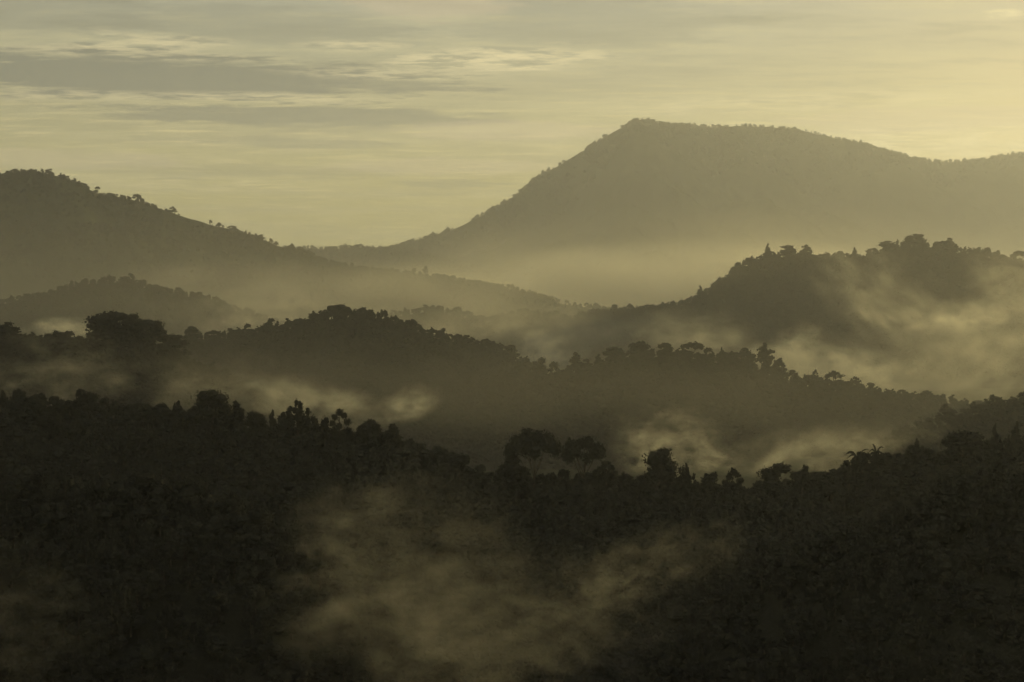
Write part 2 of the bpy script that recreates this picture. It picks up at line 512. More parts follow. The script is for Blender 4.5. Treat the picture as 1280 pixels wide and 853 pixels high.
Hill('midback', 'hill', 'rounded wooded hill in the middle distance, left of centre',
     crest=[(80, 470), (140, 445), (200, 426), (240, 416), (290, 410), (340, 405), (380, 397), (410, 387), (430, 384), (470, 386), (500, 394), (530, 406), (560, 414), (600, 421), (630, 431), (655, 446), (690, 468), (740, 490)],
     dist=[(80, 1250), (430, 1300), (740, 1250)], canopy=10, front=0.36, back=0.5, mat=M_SLOPE, seed=23, nu=300, nf=60, wig=2)
Hill('mid', 'ridge', 'long wooded ridge across the middle, sloping down to the right', cat='ridge',
     crest=[(330, 520), (420, 502), (500, 488), (560, 476), (620, 468), (655, 463), (690, 463), (720, 452), (750, 444), (790, 436), (830, 434), (870, 436), (910, 441), (940, 450), (975, 460), (1000, 467), (1050, 475), (1100, 482),
            (1150, 490), (1200, 499), (1260, 512), (1340, 535), (1420, 560)],
     dist=[(330, 1000), (660, 1100), (1000, 1150), (1420, 1100)], canopy=10, front=0.30, back=0.5, mat=M_SLOPE, seed=29, nu=360, nf=70, wig=2)
Hill('leftmid', 'hill', 'dark wooded rise at the left edge with a giant tree on it',
     crest=[(-200, 400), (-100, 402), (-40, 405), (0, 412), (30, 417), (70, 420), (110, 419), (150, 415), (190, 420), (215, 430), (250, 448), (300, 472), (360, 500), (420, 525)],
     dist=[(-200, 850), (420, 850)], canopy=9, front=0.34, back=0.5, mat=M_SLOPE, seed=31, nu=240, nf=60, wig=1.5)
Hill('rightmid', 'ridge', 'dim ridge rising to the right edge under the drifting mist', cat='ridge',
     crest=[(1020, 580), (1080, 556), (1130, 532), (1180, 512), (1230, 497), (1280, 484), (1340, 472), (1440, 460), (1560, 460)],
     dist=[(1020, 760), (1560, 800)], canopy=9, front=0.34, back=0.5, mat=M_SLOPE, seed=37, nu=180, nf=50, wig=1.5)
Hill('near', 'ridge', 'nearest long dark ridge falling from the left edge to the centre', cat='ridge',
     crest=[(-260, 478), (-120, 480), (0, 487), (40, 489), (90, 493), (130, 497), (170, 500), (220, 508), (260, 514), (300, 520), (350, 526), (400, 533), (440, 538), (480, 547), (510, 558), (560, 570), (600, 581), (640, 588),
            (700, 588), (750, 594), (800, 602), (850, 602), (900, 606), (960, 616), (1040, 640), (1140, 680), (1240, 720)],
     dist=[(-260, 420), (0, 430), (400, 420), (700, 390), (1240, 340)], canopy=7.5, front=0.36, back=0.55, mat=M_SLOPE, seed=41, nu=420, nf=80, nb=30, rough=0.09, wig=0.8)
Hill('nearright', 'ridge', 'near wooded ridge climbing to the right edge', cat='ridge',
     crest=[(760, 650), (830, 625), (900, 607), (940, 598), (1000, 592), (1040, 580), (1080, 566), (1120, 556), (1180, 549), (1230, 541), (1280, 535), (1340, 528), (1440, 520), (1560, 525)],
     dist=[(760, 390), (1000, 380), (1560, 340)], canopy=7.5, front=0.42, back=0.55, mat=M_SLOPE, seed=43, nu=300, nf=60, nb=24, wig=0.8)
Hill('darkright', 'hill', 'nearly black hillside in the lower right corner', 
     crest=[(800, 800), (880, 745), (950, 700), (1020, 664), (1100, 632), (1180, 608), (1240, 594), (1290, 588), (1380, 570), (1500, 560), (1650, 565)],
     dist=[(800, 240), (1280, 230), (1650, 215)], canopy=7, front=0.42, back=0.6, mat=M_SLOPE, seed=47, nu=300, nf=60, nb=24, wig=0.6)
Hill('darkleft', 'hill', 'nearly black rounded hillside in the lower left corner',
     crest=[(-300, 590), (-150, 592), (-60, 598), (0, 603), (60, 604), (120, 605), (180, 604), (230, 612), (290, 628), (340, 648), (400, 690), (470, 745), (540, 800), (620, 860)],
     dist=[(-300, 250), (180, 265), (620, 235)], canopy=7, front=0.42, back=0.5, mat=M_SLOPE, seed=53, nu=300, nf=60, nb=24, wig=0.6)

# the ground: one sheet out to the horizon, with the lookout knoll below the camera
rr = np.concatenate([[0.0], np.geomspace(3, 11000, 150)])
th = np.linspace(0, 2 * math.pi, 220, endpoint=False)
A, RR = np.meshgrid(th, rr, indexing='ij')
X, Yg = RR * np.cos(A), RR * np.sin(A)
Z = FLOOR + 14 * fbm(X / 900, Yg / 900, 77, 5) * np.clip(RR / 600, 0, 1)
knoll = -2.0 - 0.62 * RR
Z = np.maximum(Z, knoll)
g_o = bpy.data.objects.new('ground', grid_mesh('ground', np.stack([X, Yg, Z], -1), M_GROUND, wrap=True)); COL.objects.link(g_o)
tag(g_o, 'valley floor lying under the mist between the hills', 'ground', kind='structure')

# ------------------------------------------------------------------ forests
H = HILLS
forest(H['big'], 'far forest fringing the crest of the big mountain', 16, -0.22, 0.03, 17.5, FAR_P, 101, px0=300, px1=1420, emergent=0.06, thin=0.55, patchy=1.0)
forest(H['farlow'], 'far forest on the low hill in the gap', 20, -0.4, 0.03, 15, FAR_P, 102)
forest(H['left'], 'hazy forest covering the left mountain', 10.5, -0.55, 0.03, 9.6, FAR_P, 103, thin=0.8, patchy=0.8)
forest(H['leftlow'], 'dim forest on the low hill before the left mountain', 11, -0.8, 0.03, 11, FAR_P, 104)
forest(H['valley'], 'pale forest on the misty mounds of the valley', 12, -0.8, 0.03, 11, FAR_P, 105)
forest(H['right'], 'forest covering the hill on the right', 7.6, -0.8, 0.02, 11.8, MID_P, 106, emergent=0.02)
forest(H['midback'], 'forest covering the rounded middle hill left of centre', 6.8, -0.75, 0.03, 10.3, MID_P, 107, emergent=0.02)
forest(H['mid'], 'forest covering the long middle ridge', 6.5, -0.75, 0.03, 10.3, MID_P, 108, emergent=0.02)
forest(H['leftmid'], 'dark forest around the giant tree at the left edge', 5.6, -0.8, 0.04, 9.3, MID_P, 109)
forest(H['rightmid'], 'dim forest on the ridge at the right edge above the near ridge', 6.5, -0.8, 0.04, 9, MID_P, 110)
forest(H['near'], 'dark forest covering the nearest long ridge', 3.9, -0.95, 0.05, 7.9, NEAR_P, 111, girth=0.76, emergent=0.015)
forest(H['nearright'], 'dark forest on the near ridge climbing to the right', 3.9, -0.9, 0.05, 7.9, NEAR_P, 112, girth=0.76, emergent=0.015)
forest(H['darkright'], 'nearly black forest in the lower right corner', 4.4, -0.9, 0.06, 7.0, NEAR_P, 113, girth=0.76, emergent=0.015)
forest(H['darkleft'], 'nearly black forest in the lower left corner', 4.4, -0.9, 0.06, 7.0, NEAR_P, 114, girth=0.76, emergent=0.015)


TREE_ME = {}


def tree_meshes(kind, seed, n, ls):
    key = (kind, seed, n)
    if key not in TREE_ME:
        T, C = make_tree(kind, seed, n, True, ls)
        allv = np.vstack(C.v)
        top = allv[:, 2].max(); wd = np.percentile(allv[:, 0], 98.5) - np.percentile(allv[:, 0], 1.5)
        TREE_ME[key] = (T.mesh('trunk', M_BARK), C.mesh('crown', M_LEAF), top, wd)
    return TREE_ME[key]


def plant(hill, px, py, wpx, kind, seed, label, group, name='broadleaf_tree', V=-0.015, near=True, turn=0.0):
    base = HILLS[hill].ground(px, V)
    base[2] -= 0.2
    tip = at(px, py, base[1])
    h = max(tip[2] - base[2], 4.0)
    n, ls = (3600, 0.62) if near == 2 else (1900, 0.85) if near else (420, 1.4)
    tm, cm, top, wd = tree_meshes(kind, seed, n, ls)
    e = bpy.data.objects.new(name, None); COL.objects.link(e)
    e.empty_display_size = 2
    e.location = base
    sx = wpx * base[1] / F / wd
    e.scale = (sx, sx, h / top)
    e.rotation_euler = (0, 0, turn)
    tag(e, label, 'tree', group)
    for nm, me in (('trunk', tm), ('crown', cm)):
        o = bpy.data.objects.new(nm, me); COL.objects.link(o); o.parent = e


NEARG = 'trees on the skyline of the nearest ridge'
for a in [
    ('near', 265, 485, 46, 'dome', 201, 'rounded dark tree, tallest of the left part of the near ridge', NEARG, 'broadleaf_tree', -0.01, 2),
    ('near', 296, 500, 19, 'columnar', 202, 'small pointed tree just right of the rounded tall tree', NEARG),
    ('near', 317, 512, 20, 'round', 203, 'low round bush-like tree between the pointed tree and the spiky tree', NEARG),
    ('near', 340, 511, 9, 'columnar', 204, 'thin sapling standing left of the spiky dark tree', NEARG),
    ('near', 372, 498, 54, 'spiky', 205, 'spiky dark tree with several upright leaders before pale mist', NEARG, 'broadleaf_tree', -0.01, 2),
    ('near', 406, 519, 16, 'bushy', 206, 'low tree between the spiky tree and the airy tree', NEARG),
    ('near', 424, 510, 27, 'tufted', 207, 'small airy tree with gaps in its crown, right of the spiky tree', NEARG, 'broadleaf_tree', -0.01, 2),
    ('near', 463, 521, 24, 'dome', 208, 'small neat round-topped tree right of the airy tree', NEARG),
    ('near', 486, 529, 24, 'bushy', 209, 'small ragged tree right of the neat round-topped one', NEARG),
    ('near', 575, 565, 34, 'dome', 210, 'low broad tree left of the umbrella tree in the dip', NEARG),
    ('near', 640, 565, 38, 'round', 211, 'bushy tree tucked under the left side of the umbrella tree', NEARG),
    ('near', 667, 533, 64, 'umbrella', 212, 'large umbrella-shaped tree with a flat-based dome crown', NEARG, 'broadleaf_tree', -0.008, 2),
    ('near', 728, 544, 50, 'open', 213, 'open round tree with gaps in its crown beside the umbrella tree', NEARG, 'broadleaf_tree', -0.008, 2),
    ('near', 757, 575, 30, 'tufted', 214, 'sparse low tree right of the open round tree', NEARG),
    ('near', 777, 589, 18, 'bushy', 215, 'smallest scrubby tree in the dip before the bright mist puff', NEARG),
    ('near', 822, 558, 54, 'bushy', 216, 'irregular many-lobed tree standing before the bright mist puff', NEARG, 'broadleaf_tree', -0.01, 2),
    ('near', 856, 578, 36, 'spiky', 217, 'low ragged tree leaning on the right of the many-lobed tree', NEARG),
    ('near', 886, 588, 38, 'bushy', 218, 'low dense tree at the right end of the near ridge skyline', NEARG),
    ('nearright', 916, 584, 26, 'tufted', 219, 'sparse small tree where the two near ridges meet', NEARG),
    ('nearright', 965, 577, 60, 'bushy', 220, 'low wide spreading tree at the foot of the right ridge', NEARG),
    ('nearright', 1003, 580, 30, 'bushy', 221, 'low shrubby tree right of the wide spreading tree', NEARG),
    ('nearright', 1072, 561, 26, 'palm', 222, 'palm with long level fronds over pale mist', NEARG, 'palm_tree', -0.005),
    ('nearright', 1095, 556, 18, 'palm', 223, 'smaller palm just right of the level-fronded palm', NEARG, 'palm_tree', -0.005),
    ('nearright', 1146, 547, 9, 'columnar', 224, 'small narrow tree between the palms and the broad dome tree', NEARG),
    ('nearright', 1205, 537, 44, 'dome', 225, 'broad dome tree high on the right ridge', NEARG),
    ('nearright', 1244, 528, 9, 'columnar', 226, 'narrow upright tree near the right edge', NEARG),
    ('nearright', 1272, 526, 20, 'spiky', 227, 'ragged tree at the right edge of the near ridge skyline', NEARG),
]: plant(*a)
DARKG = 'trees standing on the dark lower slopes'
for a in [
    ('darkleft', 371, 626, 30, 'conical', 231, 'dark cone-shaped conifer beside the tall mist plume', DARKG, 'conifer_tree', -0.01),
    ('darkleft', 180, 589, 60, 'dome', 232, 'broad dark tree on the lower left slope', DARKG),
    ('darkleft', 40, 592, 46, 'bushy', 233, 'dark bushy tree at the left edge of the lower slope', DARKG),
    ('darkright', 1246, 577, 28, 'columnar', 234, 'dark upright tree on the lower right slope near the edge', DARKG),
    ('darkright', 1180, 596, 40, 'dome', 235, 'dark rounded tree on the lower right slope', DARKG),
]: plant(*a)
GIANT = 'big trees on the left edge hill'
for a in [
    ('leftmid', 136, 387, 50, 'dome', 241, 'giant tree with a broad bushy crown at the left', GIANT),
    ('leftmid', 164, 391, 40, 'bushy', 242, 'big tree merging into the right side of the giant tree', GIANT),
    ('leftmid', 184, 398, 44, 'dome', 243, 'big sloping-crowned tree, lowest and rightmost beside the giant tree', GIANT),
    ('leftmid', 208, 416, 36, 'round', 244, 'lower round tree downhill of the giant tree group', GIANT),
    ('leftmid', 6, 401, 30, 'bushy', 245, 'dark tree cut by the left edge of the photo', GIANT),
    ('leftmid', 70, 412, 22, 'dome', 246, 'small tree midway between the left edge and the giant tree', GIANT),
]: plant(*a)
MIDG = 'trees on the skyline of the middle ridge'
for a in [
    ('mid', 675, 446, 18, 'dome', 251, 'round dark tree standing in front of the bright notch mist'),
    ('mid', 692, 451, 14, 'round', 252, 'smaller tree right of the round tree in the notch'),
    ('mid', 720, 440, 15, 'columnar', 253, 'narrow tree on the rise right of the misty notch'),
    ('mid', 768, 433, 24, 'dome', 254, 'low domed tree where the middle ridge starts its crest'),
    ('mid', 798, 426, 22, 'dome', 255, 'highest bushy tree on the crest of the middle ridge'),
    ('mid', 831, 428, 18, 'round', 256, 'round tree right of the highest bushy crest tree'),
    ('mid', 866, 426, 26, 'umbrella', 257, 'flat-topped tree on the middle ridge crest'),
    ('mid', 902, 434, 9, 'conical', 258, 'thin pointed tree right of the flat-topped crest tree'),
    ('mid', 930, 434, 26, 'dome', 259, 'dense blocky tree left of the tall pointed tree'),
    ('mid', 957, 428, 20, 'columnar', 260, 'tall pointed tree standing above the middle ridge'),
    ('mid', 972, 447, 16, 'bushy', 261, 'low ragged tree at the foot of the tall pointed tree'),
    ('mid', 1018, 461, 12, 'bushy', 262, 'small ragged tree against the brightest low mist'),
    ('mid', 1043, 463, 20, 'open', 263, 'small open-crowned tree against the brightest low mist'),
    ('mid', 1068, 470, 18, 'tufted', 264, 'sparse tree downhill of the small open-crowned tree'),
]: plant(*a, MIDG, 'conifer_tree' if a[4] == 'conical' else 'broadleaf_tree', -0.01, False)
RIGHTG = 'trees on the skyline of the right hill'
for a in [
    ('right', 875, 357, 9, 'conical', 271, 'tiny pointed tree low on the left flank of the right hill'),
    ('right', 960, 304, 10, 'conical', 272, 'pointed conifer at the left shoulder of the right hill'),
    ('right', 984, 306, 18, 'dome', 273, 'rounded tree right of the pointed shoulder conifer'),
    ('right', 1007, 305, 13, 'columnar', 274, 'short pointed tree left of the saddle on the right hill'),
    ('right', 1068, 309, 9, 'conical', 275, 'slim pointed tree in the saddle of the right hill'),
    ('right', 1090, 310, 13, 'round', 276, 'round tree at the right end of the saddle on the right hill'),
    ('right', 1110, 301, 22, 'dome', 277, 'steep-sided tree where the right hill rises to its top'),
    ('right', 1144, 292, 26, 'dome', 278, 'broadest tree on the very top of the right hill'),
    ('right', 1183, 297, 22, 'bushy', 279, 'tree just right of the top of the right hill'),
    ('right', 1276, 313, 20, 'open', 280, 'open-crowned tree at the right edge on the right hill'),
]: plant(*a, RIGHTG, 'conifer_tree' if a[4] == 'conical' else 'broadleaf_tree', -0.006, False)
LEFTG = 'trees on the skyline of the left mountain'
for a in [
    ('left', 20, 211, 9, 'dome', 281, 'small tree on the left part of the left mountain top'),
    ('left', 62, 211, 9, 'round', 282, 'small tree on the right part of the left mountain top'),
    ('left', 122, 233, 6, 'umbrella', 283, 'lone tiny tree on the bare shoulder of the left mountain'),
    ('left', 171, 242, 10, 'dome', 284, 'rounded clump tree right of the bare shoulder'),
    ('left', 215, 258, 11, 'bushy', 285, 'bushy tree right of the rounded clump on the left mountain slope'),
    ('left', 274, 278, 6, 'columnar', 286, 'tiny upright tree halfway down the left mountain slope'),
    ('left', 290, 282, 11, 'dome', 287, 'round tree just below the tiny upright tree'),
    ('left', 325, 293, 11, 'bushy', 288, 'lowest bushy tree on the steep part of the left mountain slope'),
    ('left', 532, 332, 6, 'dome', 289, 'lone tree on the long low spur of the left mountain'),
]: plant(*a, LEFTG, 'broadleaf_tree', -0.004, False)

# ------------------------------------------------------------------ air
SUN_AZ, SUN_EL = R(46), R(9)
def haze_box():
    m, nt, out = nodes_of('haze')
    pv = nt.nodes.new('ShaderNodeVolumePrincipled')
    pv.inputs['Color'].default_value = (1.0, 1.0, 0.94, 1)
    pv.inputs['Density'].default_value = 0.8e-4
    pv.inputs['Anisotropy'].default_value = 0.4
    nt.links.new(pv.outputs[0], out.inputs['Volume'])
    x = 11200.0; z0, z1 = FLOOR - 30, 1180.0
    v = [(a, b, c) for a in (-x, x) for b in (-x, x) for c in (z0, z1)]
    f = [(0, 1, 3, 2), (4, 6, 7, 5), (0, 4, 5, 1), (2, 3, 7, 6), (0, 2, 6, 4), (1, 5, 7, 3)]
    o = bpy.data.objects.new('haze', new_mesh('haze', v, f, m)); COL.objects.link(o)
    tag(o, 'golden morning haze filling the whole valley', 'haze', kind='stuff')
haze_box()


def mist_material():
    m, nt, out = nodes_of('mist')
    L = nt.links.new
    def math_(op, a, b=None, c=None, clamp=False):
        q = nt.nodes.new('ShaderNodeMath'); q.operation = op; q.use_clamp = clamp
        for i, x in enumerate((a, b, c)):
            if x is None: continue
            if isinstance(x, (int, float)): q.inputs[i].default_value = x
            else: L(x, q.inputs[i])
        return q.outputs[0]
    def attr(n):
        q = nt.nodes.new('ShaderNodeAttribute'); q.attribute_type = 'OBJECT'; q.attribute_name = n
        return q.outputs['Fac']
    def vmath(op, a, b=None, scale=None):
        q = nt.nodes.new('ShaderNodeVectorMath'); q.operation = op
        L(a, q.inputs[0])
        if b is not None:
            if isinstance(b, tuple): q.inputs[1].default_value = b
            else: L(b, q.inputs[1])
        if scale is not None: L(scale, q.inputs['Scale'])
        return q
    tc = nt.nodes.new('ShaderNodeTexCoord'); geo = nt.nodes.new('ShaderNodeNewGeometry')
    gr = nt.nodes.new('ShaderNodeAttribute'); gr.attribute_type = 'OBJECT'; gr.attribute_name = 'grain'
    sh = nt.nodes.new('ShaderNodeAttribute'); sh.attribute_type = 'OBJECT'; sh.attribute_name = 'shift'
    pq = nt.nodes.new('ShaderNodeVectorMath'); pq.operation = 'MULTIPLY_ADD'
    L(tc.outputs['Object'], pq.inputs[0]); L(gr.outputs['Vector'], pq.inputs[1]); L(sh.outputs['Vector'], pq.inputs[2])
    pos = pq.outputs[0]
    n2 = nt.nodes.new('ShaderNodeTexNoise'); n2.inputs['Scale'].default_value = 0.5; n2.inputs['Detail'].default_value = 1
    L(pos, n2.inputs['Vector'])
    off = vmath('SUBTRACT', n2.outputs['Color'], (0.5, 0.5, 0.5)).outputs[0]
    curl = nt.nodes.new('ShaderNodeVectorMath'); curl.operation = 'MULTIPLY_ADD'      # drifting, sheared coordinates
    L(off, curl.inputs[0]); curl.inputs[1].default_value = (1.1, 1.1, 1.1); L(pos, curl.inputs[2])
    n1 = nt.nodes.new('ShaderNodeTexNoise'); n1.inputs['Scale'].default_value = 1.0; n1.inputs['Detail'].default_value = 5
    n1.inputs['Roughness'].default_value = 0.68
    L(curl.outputs[0], n1.inputs['Vector'])
    wq = nt.nodes.new('ShaderNodeVectorMath'); wq.operation = 'MULTIPLY_ADD'
    L(off, wq.inputs[0]); wq.inputs[1].default_value = (2.0, 2.0, 2.0); L(tc.outputs['Object'], wq.inputs[2])
    r_w = vmath('LENGTH', wq.outputs[0]).outputs['Value']
    r_0 = vmath('LENGTH', tc.outputs['Object']).outputs['Value']
    f1 = math_('SUBTRACT', 1.0, r_w, clamp=True)
    f0 = math_('MULTIPLY', math_('SUBTRACT', 0.97, r_0, clamp=True), 4.0, clamp=True)
    # object space of the mist is a unit ball, denser towards its underside
    sep = nt.nodes.new('ShaderNodeSeparateXYZ'); L(tc.outputs['Object'], sep.inputs[0])
    low = math_('MULTIPLY_ADD', sep.outputs['Z'], -0.45, 0.7, clamp=True)
    body = math_('MULTIPLY', math_('MULTIPLY', math_('POWER', f1, 1.5), f0), low)
    nz = math_('MULTIPLY', math_('SUBTRACT', n1.outputs['Fac'], attr('cut'), clamp=True), 8.0)
    d = math_('MULTIPLY', math_('MULTIPLY', body, nz), attr('thick'))
    pv = nt.nodes.new('ShaderNodeVolumePrincipled')
    pv.inputs['Color'].default_value = (1.0, 0.935, 0.70, 1)
    pv.inputs['Anisotropy'].default_value = 0.4
    L(d, pv.inputs['Density'])
    L(pv.outputs[0], out.inputs['Volume'])
    m.cycles.volume_step_rate = 1.0
    return m


M_MIST = mist_material()
import bmesh
_bm = bmesh.new(); bmesh.ops.create_icosphere(_bm, subdivisions=3, radius=1.0)
MIST_ME = bpy.data.meshes.new('mist'); _bm.to_mesh(MIST_ME); _bm.free()
MIST_ME.materials.append(M_MIST)


TAU = 0.8


def mist(px, py, wpx, hpx, Y, depth, tau, label, tilt=0.0, cut=0.42, grain=3.0):
    """one bank of mist: centre pixel, size in photo pixels at distance Y, depth along the view (m), optical thickness"""
    c = at(px, py, Y)
    if cut >= 0.34: cut += 0.05; tau *= 1.45      # broken wisps rather than a bank
    o = bpy.data.objects.new('mist', MIST_ME); COL.objects.link(o)
    o.location = c
    a, b = 0.5 * wpx * Y / F * 1.55, 0.5 * hpx * Y / F * 1.55
    o.scale = (a, depth * 0.5, b)
    o.rotation_euler = (0, R(tilt), -math.atan2(c[0], c[1]))
    o['thick'] = float(TAU * tau / (depth * 0.35)); o['cut'] = float(cut)
    f = 4.0 * grain / (a + b)
    o['grain'] = [0.6 * f * a, f * depth * 0.5, f * b]; o['shift'] = [px * 0.37 % 50, Y * 0.113 % 50, py * 0.71 % 50]
    tag(o, label, 'mist', kind='stuff')
    return o


MIST = [
    # px, py, w, h, Y, depth, tau, tilt, cut, grain, label
    (505, 725, 260, 240, 222, 45, 0.38, 0, .40, 2.6, 'tall warm plume of mist rising from the near gully'),
    (605, 775, 250, 170, 232, 40, 0.36, 0, .42, 2.6, 'ragged mist beside the tall plume in the near gully'),
    (790, 712, 250, 75, 232, 40, 0.45, -18, .42, 2.4, 'slanting mist streak right of the near gully'),
    (690, 815, 400, 100, 205, 40, 0.34, -10, .42, 2.6, 'low mist along the bottom of the near gully'),
    (430, 660, 120, 90, 235, 30, 0.3, 0, .42, 2.4, 'faint mist drifting beside the cone-shaped conifer'),
    (150, 385, 460, 90, 1650, 150, 0.06, 0, .3, 2.0, 'thin mist softening the low hill before the left mountain'),
    (30, 765, 170, 180, 200, 40, 0.15, 0, .42, 2.2, 'faint mist in the lower left corner'),
    (848, 560, 135, 90, 560, 90, 2.1, 6, .45, 2.2, 'bright round puff of mist behind the near ridge trees'),
    (395, 503, 160, 50, 640, 90, 1.5, 8, .40, 2.2, 'pale mist behind the spiky tree on the near ridge'),
    (512, 503, 70, 36, 700, 70, 1.0, -15, .38, 2.0, 'small separate mist puff left of centre'),
    (270, 480, 190, 70, 650, 90, 0.5, 0, .42, 2.4, 'thin mist between the giant tree hill and the near ridge'),
    (80, 465, 150, 90, 640, 90, 0.55, 0, .42, 2.4, 'thin mist below the left edge hill'),
    (1040, 560, 220, 50, 520, 90, 0.9, -8, .40, 2.4, 'mist lying behind the near right ridge'),
    (92, 411, 100, 24, 1500, 150, 2.4, 0, .38, 2.2, 'narrow bright mist bank behind the left edge hill'),
    (330, 388, 210, 60, 1650, 200, 1.0, -4, .40, 2.4, 'mist bank at the foot of the left mountain'),
    (682, 440, 80, 50, 1450, 120, 2.6, 0, .38, 2.0, 'bright mist puff in the notch between the middle hills'),
    (870, 418, 130, 60, 1450, 150, 0.9, 0, .40, 2.2, 'soft mist above the middle ridge trees'),
    (1040, 462, 190, 55, 1350, 150, 2.4, 4, .38, 2.2, 'brightest low mist behind the middle ridge'),
    (1000, 440, 60, 60, 1400, 120, 1.2, 0, .38, 2.0, 'small upright mist plume above the middle ridge'),
    (1120, 385, 190, 100, 1560, 200, 0.8, 38, .40, 2.4, 'mist pouring down the slope of the right hill'),
    (1195, 398, 110, 36, 1600, 150, 2.0, -5, .38, 2.2, 'thin bright mist streak across the right hill'),
    (1215, 450, 260, 130, 1250, 200, 0.62, -24, .38, 2.6, 'broad mist rising at the right edge'),
    (1275, 360, 110, 130, 1500, 200, 0.8, 0, .40, 2.4, 'tall mist at the right edge before the right hill'),
    (1120, 440, 300, 110, 1420, 200, 0.2, 0, .36, 2.6, 'thin mist veil along the foot of the right hill'),
    (620, 408, 420, 60, 1750, 250, 0.7, 0, .34, 3.0, 'low mist over the valley mounds'),
]
for (px, py, wp, hp, Y, dep, tau, tilt, cut, grain, lab) in MIST:
    mist(px, py, wp, hp, Y, dep, tau, lab, tilt, cut, grain)
# the wide fog bank lying in the far valley at the foot of the big mountain
mist(960, 385, 900, 200, 3500, 900, 0.95, 'deep pale haze bank standing before the slope of the big mountain', 0, .2, 1.6)
mist(660, 470, 1300, 150, 780, 220, 0.09, 'thin veil of fog between the near ridge and the middle ridge', 0, .25, 2.0)
mist(810, 362, 600, 96, 3250, 500, 2.0, 'wide bright fog bank lying at the foot of the big mountain', 0, .25, 2.0)
mist(520, 395, 2300, 300, 2000, 2300, 0.2, 'thin wide morning fog lying low over the middle hills', 0, .15, 1.2)
mist(480, 362, 520, 70, 2450, 400, 0.42, 'smooth fog in front of the left mountain foot', 0, .25, 2.0)

# ------------------------------------------------------------------ sky and sun
w = bpy.data.worlds.new('World'); scene.world = w; w.use_nodes = True
nt = w.node_tree; nt.nodes.clear()
wo = nt.nodes.new('ShaderNodeOutputWorld'); bg = nt.nodes.new('ShaderNodeBackground')
sky = nt.nodes.new('ShaderNodeTexSky'); sky.sky_type = 'NISHITA'; sky.sun_disc = False
sky.sun_elevation = SUN_EL; sky.sun_rotation = SUN_AZ
sky.air_density = 1.2; sky.dust_density = 4.0; sky.ozone_density = 0.6
bg.inputs['Strength'].default_value = 0.1
nt.links.new(sky.outputs[0], bg.inputs['Color'])

def W(op, a, b=None, c=None, clamp=False):
    q = nt.nodes.new('ShaderNodeMath'); q.operation = op; q.use_clamp = clamp
    for i, x in enumerate((a, b, c)):
        if x is None: continue
        if isinstance(x, (int, float)): q.inputs[i].default_value = x
        else: nt.links.new(x, q.inputs[i])
    return q.outputs[0]
def mixc(f, a, b):
    q = nt.nodes.new('ShaderNodeMix'); q.data_type = 'RGBA'
    for s_, x in (('Factor', f), ('A', a), ('B', b)):
        sock = [i for i in q.inputs if i.name == s_ and i.enabled][0]
        if isinstance(x, tuple): sock.default_value = (*x, 1)
        elif isinstance(x, (int, float)): sock.default_value = x
        else: nt.links.new(x, sock)
    return [i for i in q.outputs if i.enabled][0]
tcw = nt.nodes.new('ShaderNodeTexCoord')
sp = nt.nodes.new('ShaderNodeSeparateXYZ'); nt.links.new(tcw.outputs['Generated'], sp.inputs[0])
zc = W('ADD', W('MAXIMUM', sp.outputs['Z'], 0.0), 0.045)
cx, cyy = W('DIVIDE', sp.outputs['X'], zc), W('DIVIDE', sp.outputs['Y'], zc)     # the cloud deck seen in perspective
def deck(sx, sy, scale, detail, rough, off, dist=0.3):
    cb = nt.nodes.new('ShaderNodeCombineXYZ')
    nt.links.new(W('MULTIPLY_ADD', cx, sx, off), cb.inputs[0]); nt.links.new(W('MULTIPLY_ADD', cyy, sy, off * 0.7), cb.inputs[1])
    n = nt.nodes.new('ShaderNodeTexNoise'); n.inputs['Scale'].default_value = scale; n.inputs['Detail'].default_value = detail
    n.inputs['Roughness'].default_value = rough; n.inputs['Distortion'].default_value = dist
    nt.links.new(cb.outputs[0], n.inputs['Vector'])
    return n.outputs['Fac']
def band(az, el, raz, rel, ns, namp, crisp=1.6):
    """soft-edged long cloud around a direction (azimuth, elevation in degrees), edge broken by noise"""
    u = W('DIVIDE', W('SUBTRACT', azim, R(az)), R(raz))
    v = W('DIVIDE', W('SUBTRACT', elev, R(el)), R(rel))
    d = W('SQRT', W('ADD', W('MULTIPLY', u, u), W('MULTIPLY', v, v)))
    d = W('ADD', d, W('MULTIPLY', W('SUBTRACT', ns, 0.5), namp))
    return W('MULTIPLY', W('SUBTRACT', 1.0, d, clamp=True), crisp, clamp=True)
wide = deck(0.35, 0.8, 1.0, 2, 0.55, 3.1, 0)
fine = deck(0.6, 1.5, 3.4, 5, 0.66, 11.7, 0)
ripple = deck(0.9, 3.2, 3.0, 3, 0.6, 5.3, 0)
elev = W('ARCSINE', sp.outputs['Z'])
azim = W('ARCTAN2', sp.outputs['X'], sp.outputs['Y'])
rng_ = lambda f, lo, hi: W('MULTIPLY', W('SUBTRACT', f, lo), 1.0 / (hi - lo), clamp=True)
veil = mixc(rng_(elev, R(4), R(12)), (3.9, 3.55, 1.4), (3.4, 3.4, 2.6))      # thin cloud cover: yellow low down, greyer higher
veil = mixc(rng_(elev, R(14), R(40)), veil, (0.55, 0.70, 1.15))                # dull cover overhead
c = mixc(0.83, sky.outputs[0], veil)
plain = c
c = mixc(W('MULTIPLY', rng_(wide, 0.45, 0.75), 0.45), c, (2.9, 2.75, 2.0))        # grey patches
c = mixc(W('MULTIPLY', rng_(fine, 0.50, 0.72), 0.55), c, (5.6, 5.0, 2.8))
c = mixc(W('MULTIPLY', rng_(fine, 0.50, 0.28), 0.5), c, (2.2, 2.15, 1.5))
low_ = W('MULTIPLY', W('SUBTRACT', R(9.5), elev), 1.0 / R(3), clamp=True)
